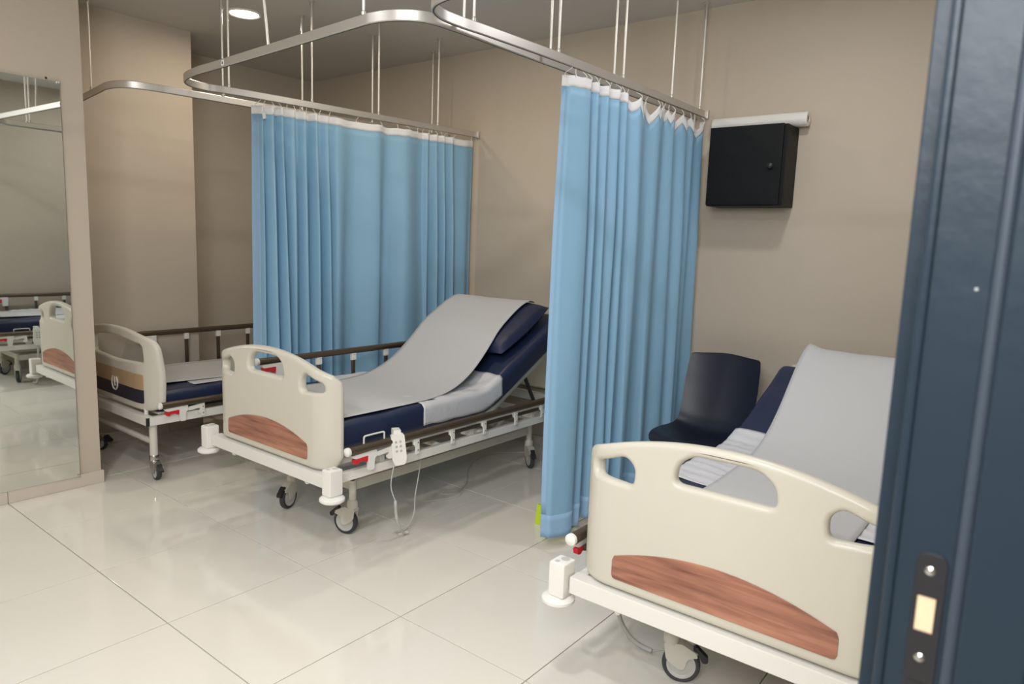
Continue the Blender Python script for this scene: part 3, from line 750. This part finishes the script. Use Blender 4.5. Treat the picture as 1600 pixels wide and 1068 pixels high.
obj('cord', MB().tube(crom([(-.012, .003, .014), (.0, .06, .008), (-.01, .13, .06), (-.01, .14, .16), (-.02, .17, .25), (-.05, .22, .35)], 8), .003, 8), HUB, cp)
fc = thing('floor_cable', 'thin grey cable coiled loosely on the floor under the middle bed', 'cable', (1.6, 1.5, 0))
obj('cable', MB().tube(crom([(.02, -.02, .004), (.08, .10, .004), (.10, .20, .004), (.03, .24, .004), (.0, .14, .004), (.06, .20, .004), (.0, .36, .004), (-.2, .62, .004), (-.28, .9, .004), (-.1, 1.15, .004)], 8), .0032, 8), HUB, fc)

# right bed -----------------------------------------------------------
B3X, B3Y, B3D = 3.585, .66, -.010
AN3 = math.radians(22.5)
electric_bed(B3X, B3Y, B3D, 'cream hospital bed with wood inlay in the right foreground beside the door frame', -1, AN3, 1.19,
    [(3.355, .93, .42, 0), (3.845, .93, PI*.3, 0), (3.345, 2.36, PI*.5, 0), (3.845, 2.36, -PI*.4, 0)], .500, .742)
P3 = bed_path(1.19, AN3, .052, 1.83, .602)
mattress((B3X, B3Y, 0), P3, .86, .135, 'navy mattress on the right bed with its head end raised', 4)
pillow((B3X, B3Y, 0), .62, .46, .16, P3, 1.60, 'dark navy pillow beneath the white paper on the right bed', .03, .03, math.radians(13), -.005)
def pad3(u, v):
    y = .50+.72*v-.10*u*(1-v)+.04*math.sin(4*u+1); x = -.47+.94*u
    lift = .004+.003*math.sin(24*u+6*v)*math.sin(9*v+2)+.002*math.sin(70*v+9*u)+.016*math.exp(-((v-.97)/.1)**2)*math.exp(-((u-.08)/.12)**2)
    return mt_point(P3, x, y, lift)
sheet('absorbent_pad', (B3X, B3Y, 0), 'crinkled white absorbent pad spread across the right bed', 'bed pad', pad3, 60, 50, PAD)
PP3 = drape(P3, 1.60, .46, .16, math.radians(13), -.005)
f3 = strip(PP3, -.24, -.27, .27, .235)
def f3b(u, v):
    x, y, z = f3(u, v); k = math.exp(-(u/.10)**2)*sstep(.9, 1, v)
    return (x+.01*k, y, z+.022*k)
sheet('paper_strip', (B3X, B3Y, 0), 'long white examination paper running from pillow to foot on the right bed', 'paper sheet', f3b, 24, 110, PAPER)
rem3 = remote((3.06, 1.02, .515), PI, 0, 'white hand control hooked over the left rail of the right bed',
    None, None)
def coil(pts, r, step, w):
    base = crom(pts, 30); hp = []; n = len(base)*8
    for i in range(n):
        k = i/(n-1)*(len(base)-1); j = min(int(k), len(base)-2); p = base[j].lerp(base[j+1], k-j); tg = (base[j+1]-base[j]).normalized()
        a = Vector((.3, 1, 0)); a = (a-tg*a.dot(tg)).normalized(); b = tg.cross(a); th = 2*PI*i*step
        hp.append(p+a*r*math.cos(th)+b*r*math.sin(th))
    return MB().tube(hp, w, 5)
inv = (Matrix.Translation((3.06, 1.02, .515)) @ Matrix.Rotation(PI, 4, 'Z')).inverted()
obj('coiled_cord', coil([(3.064, 1.02, .39), (3.075, 1.02, .30), (3.092, 1.02, .17), (3.112, 1.02, .085), (3.155, 1.02, .032), (3.20, 1.02, .014), (3.245, 1.02, .012)], .0065, .115, .0023).xf(inv), HUB, rem3)
obj('cord', MB().tube(crom([(3.245, 1.02, .012), (3.30, 1.05, .03), (3.38, 1.08, .07), (3.46, 1.2, .25)], 8), .0026, 8).xf(inv), HUB, rem3)

# left bed --------------------------------------------------------------
B1X, B1Y = -.185, .655
b1 = thing('hospital_bed', 'plain hospital bed with grey-white open-top board at the far left behind the mirror wall', 'bed', (B1X, B1Y, 0))
def left_board():
    hw = .465
    top = [(-.32+.08*k, .842-.10*(abs(-.32+.08*k)/.32)**2*.16) for k in range(9)][::-1]
    outer = roundpoly([(-.39, .392), (.39, .392), (.455, .425), (.465, .60), (.435, .805), (.22, .846), (0, .858), (-.22, .846), (-.435, .805), (-.465, .60), (-.455, .425)], [.05]*2+[.04, .05, .07, .1, .1, .1, .07, .05, .04], 6)
    hole = roundpoly([(-.345, .672), (0, .655), (.345, .672), (.335, .775), (0, .805), (-.335, .775)], [.02, .1, .02, .03, .1, .03], 6)
    def bend(v): return Vector((v.x, v.y+.06*max(0, (abs(v.x)-.25)/.215)**2, v.z))
    return plate(outer, [hole], .036, .014, bend, [s*(.25+.02*k) for k in range(0, 11) for s in (-1, 1)])
LB = left_board()
fb = link('foot_board', LB, GREYPL, b1, 38); fb.location = (0, .02, 0)
def curved_panel(poly, y):
    me = plate(poly, [], .004, .0008, None, [s*(.25+.02*k) for k in range(0, 6) for s in (-1, 1)])
    for v in me.vertices: v.co.y += y+.06*max(0, (abs(v.co.x)-.25)/.215)**2
    return me
o = link('tan_stripe', curved_panel(roundpoly([(-.345, .512), (.345, .512), (.345, .602), (-.345, .602)], [.0, .0, .014, .014], 3), -.0190), TAN, fb); o['label'] = 'tan laminate stripe'
o = link('navy_stripe', curved_panel(roundpoly([(-.345, .432), (.345, .432), (.345, .5115), (-.345, .5115)], [.014, .014, 0, 0], 3), -.0190), NAVYP, fb); o['label'] = 'dark navy laminate stripe'
em = MB(); ring_pts = [(.045*math.cos(a)*.85, -.0222, .512+.045*math.sin(a)) for a in [PI*.72+k*(PI*1.56)/24 for k in range(25)]]
em.tube(ring_pts, .005, 8); em.tube([(0, -.0222, .545), (0, -.0222, .505), (.004, -.0222, .49)], .0042, 8)
o = obj('emblem', em, GREYPL, fb); o['label'] = 'pale ring-shaped raised emblem'
hbm = bpy.data.objects.new('head_board', LB); col.objects.link(hbm); hbm.parent = b1; hbm.location = (0, 2.10, .03); hbm.rotation_euler = (0, 0, PI)
d = MB().box(-.445, .445, -.02, .025, .322, .372, .002)
for s in (-1, 1): d.box(s*.43-.015, s*.43+.015, .025, 2.07, .322, .372, .002)
d.box(-.445, .445, 2.05, 2.09, .322, .372, .002)
for yy in (.4, .9, 1.4, 1.8): d.box(-.42, .42, yy-.015, yy+.015, .33, .36, .002)
obj('deck_frame', d, WHITEM, b1)
for s in (-1, 1):
    obj('corner_cap', MB().box(s*.445-.010, s*.445+.0025, -.0225, -.006, .323, .371, .001) if s > 0 else MB().box(s*.445-.0025, s*.445+.010, -.0225, -.006, .323, .371, .001), BLACKP, b1)
    for yy in (.03, 2.04):
        lg = tube_obj('leg', [(s*.405, yy, .125), (s*.405, yy, .325)], .0215, OFFM, b1, 18)
    obj('board_peg', MB().lathe([(.012, .370), (.012, .41)], (s*.34, .025, 0), 'z', 12), WHITEP, b1)
tube_obj('cross_tube', [(-.405, .03, .215), (.405, .03, .215)], .017, OFFM, b1, 16)
tube_obj('cross_tube', [(-.405, 2.04, .215), (.405, 2.04, .215)], .017, OFFM, b1, 16)
obj('mattress_support', MB().box(-.41, .41, .06, 2.03, .372, .385, .003), OFFM, b1)
for (x, y, a) in ((.405, .03, -.12), (-.405, .03, .45), (.405, 2.04, 1.2), (-.405, 2.04, .8)):
    caster(b1, x, y, a, .047, CHROME, brake=True)
lower_rail(b1, 1, .05, 1.62, .432, .455, 0, (.30, .56, .82, 1.08, 1.34, 1.55))
raised_rail(b1, -1, .30, 1.75, .725, .375, (.42, .67, .91, 1.15, 1.40, 1.62), .450)
P1 = bed_path(5, 0, .045, 1.99, .508)
mattress((B1X, B1Y, 0), P1, .83, .122, 'flat navy mattress on the left bed', 9)
def pad1(u, v):
    x = -.36+.73*u; y = .30+1.2*v+.07*math.sin(3*u+1)+.05*u*(1-v)
    return mt_point(P1, x, y, .004+.002*math.sin(20*u+8*v), .83)
sheet('absorbent_pad', (B1X, B1Y, 0), 'white absorbent pad lying flat on the left bed', 'bed pad', pad1, 40, 40, PAD)
sheet('paper_strip', (B1X, B1Y, 0), 'white examination paper lying flat on the left bed next to its foot board', 'paper sheet', lambda u, v: (-.28+.52*u+.14*v*u, .06+1.5*v+.04*math.sin(3*u)*(1-v), .5195+.002*math.sin(9*u+5*v)), 20, 40, PAPER)

# ------------------------------------------------------------------ chair
ch = thing('shell_chair', 'dark navy plastic shell chair against the back wall between curtain and right bed', 'chair', (2.835, 2.36, 0), .02)
def shell():
    prof = crom([(-.235, .425, 0), (-.225, .447, 0), (-.19, .462, 0), (-.08, .452, 0), (.04, .444, 0), (.11, .455, 0), (.155, .495, 0), (.185, .56, 0), (.215, .66, 0), (.238, .76, 0), (.252, .84, 0), (.256, .868, 0)], 14)
    nv = len(prof)-1; nu = 26; vs = []
    hwk = [(0, .185), (.06, .205), (.12, .213), (.3, .215), (.45, .205), (.55, .20), (.75, .205), (.86, .20), (.91, .194), (.945, .183), (.972, .165), (.99, .140), (1.0, .110)]
    def hw(s):
        for a, b in zip(hwk[:-1], hwk[1:]):
            if a[0] <= s <= b[0]:
                t = (s-a[0])/(b[0]-a[0]); return a[1]+(b[1]-a[1])*t
        return hwk[-1][1]
    for sgn in (0, 1):
        for j in range(nv+1):
            s = j/nv; p = prof[j]; tg = (prof[min(j+1, nv)]-prof[max(j-1, 0)]).normalized(); n = Vector((-tg.y, tg.x, 0))
            for i in range(nu+1):
                u = -1+2*i/nu
                dish = .030*abs(u)**2.6*(sstep(.05, .3, s))*(1-.35*sstep(.8, 1, s)) - .012*math.exp(-(u/.6)**2)*math.exp(-((s-.25)/.15)**2)
                cc_ = .012*u*u*sstep(.9, 1, s)
                q = p+n*(dish-.0045*sgn*1.6); vs.append((u*hw(s), q.x, q.y-cc_))
    N = (nv+1)*(nu+1); fs = []
    for j in range(nv):
        for i in range(nu):
            a, b, c, d_ = j*(nu+1)+i, j*(nu+1)+i+1, (j+1)*(nu+1)+i+1, (j+1)*(nu+1)+i
            fs += [(a, b, c, d_), (N+d_, N+c, N+b, N+a)]
    for i in range(nu): fs += [(i+1, i, N+i, N+i+1), (nv*(nu+1)+i, nv*(nu+1)+i+1, N+nv*(nu+1)+i+1, N+nv*(nu+1)+i)]
    for j in range(nv): fs += [(j*(nu+1), (j+1)*(nu+1), N+(j+1)*(nu+1), N+j*(nu+1)), ((j+1)*(nu+1)+nu, j*(nu+1)+nu, N+j*(nu+1)+nu, N+(j+1)*(nu+1)+nu)]
    return MB().add(vs, fs)
obj('seat_shell', shell(), CHAIRM, ch, 60)
for sx in (-1, 1):
    for yy, fy in ((-.15, -.19), (.11, .17)):
        tube_obj('leg', [(sx*.17, yy, .432), (sx*.195, fy, .004)], .011, BLACKP, ch, 12)
obj('under_frame', MB().tube([(-.17, -.15, .43), (.17, -.15, .43)], .010, 10).tube([(-.17, .11, .43), (.17, .11, .43)], .010, 10).tube([(-.17, -.15, .43), (-.17, .11, .43)], .010, 10).tube([(.17, -.15, .43), (.17, .11, .43)], .010, 10), BLACKP, ch)

# unidentified lime plastic object, wedge-shaped, peeking out by the curtain hem
lw = obj('lime_object', MB().prism([(-.035, 0), (.11, 0), (.10, .012), (-.012, .10), (-.022, .10)], 'x', -.08, .08), LIME)
lw.location = (2.325, 1.71, .001); tag(lw, 'small lime green plastic object on the floor behind the nearer curtain hem', 'floor object')
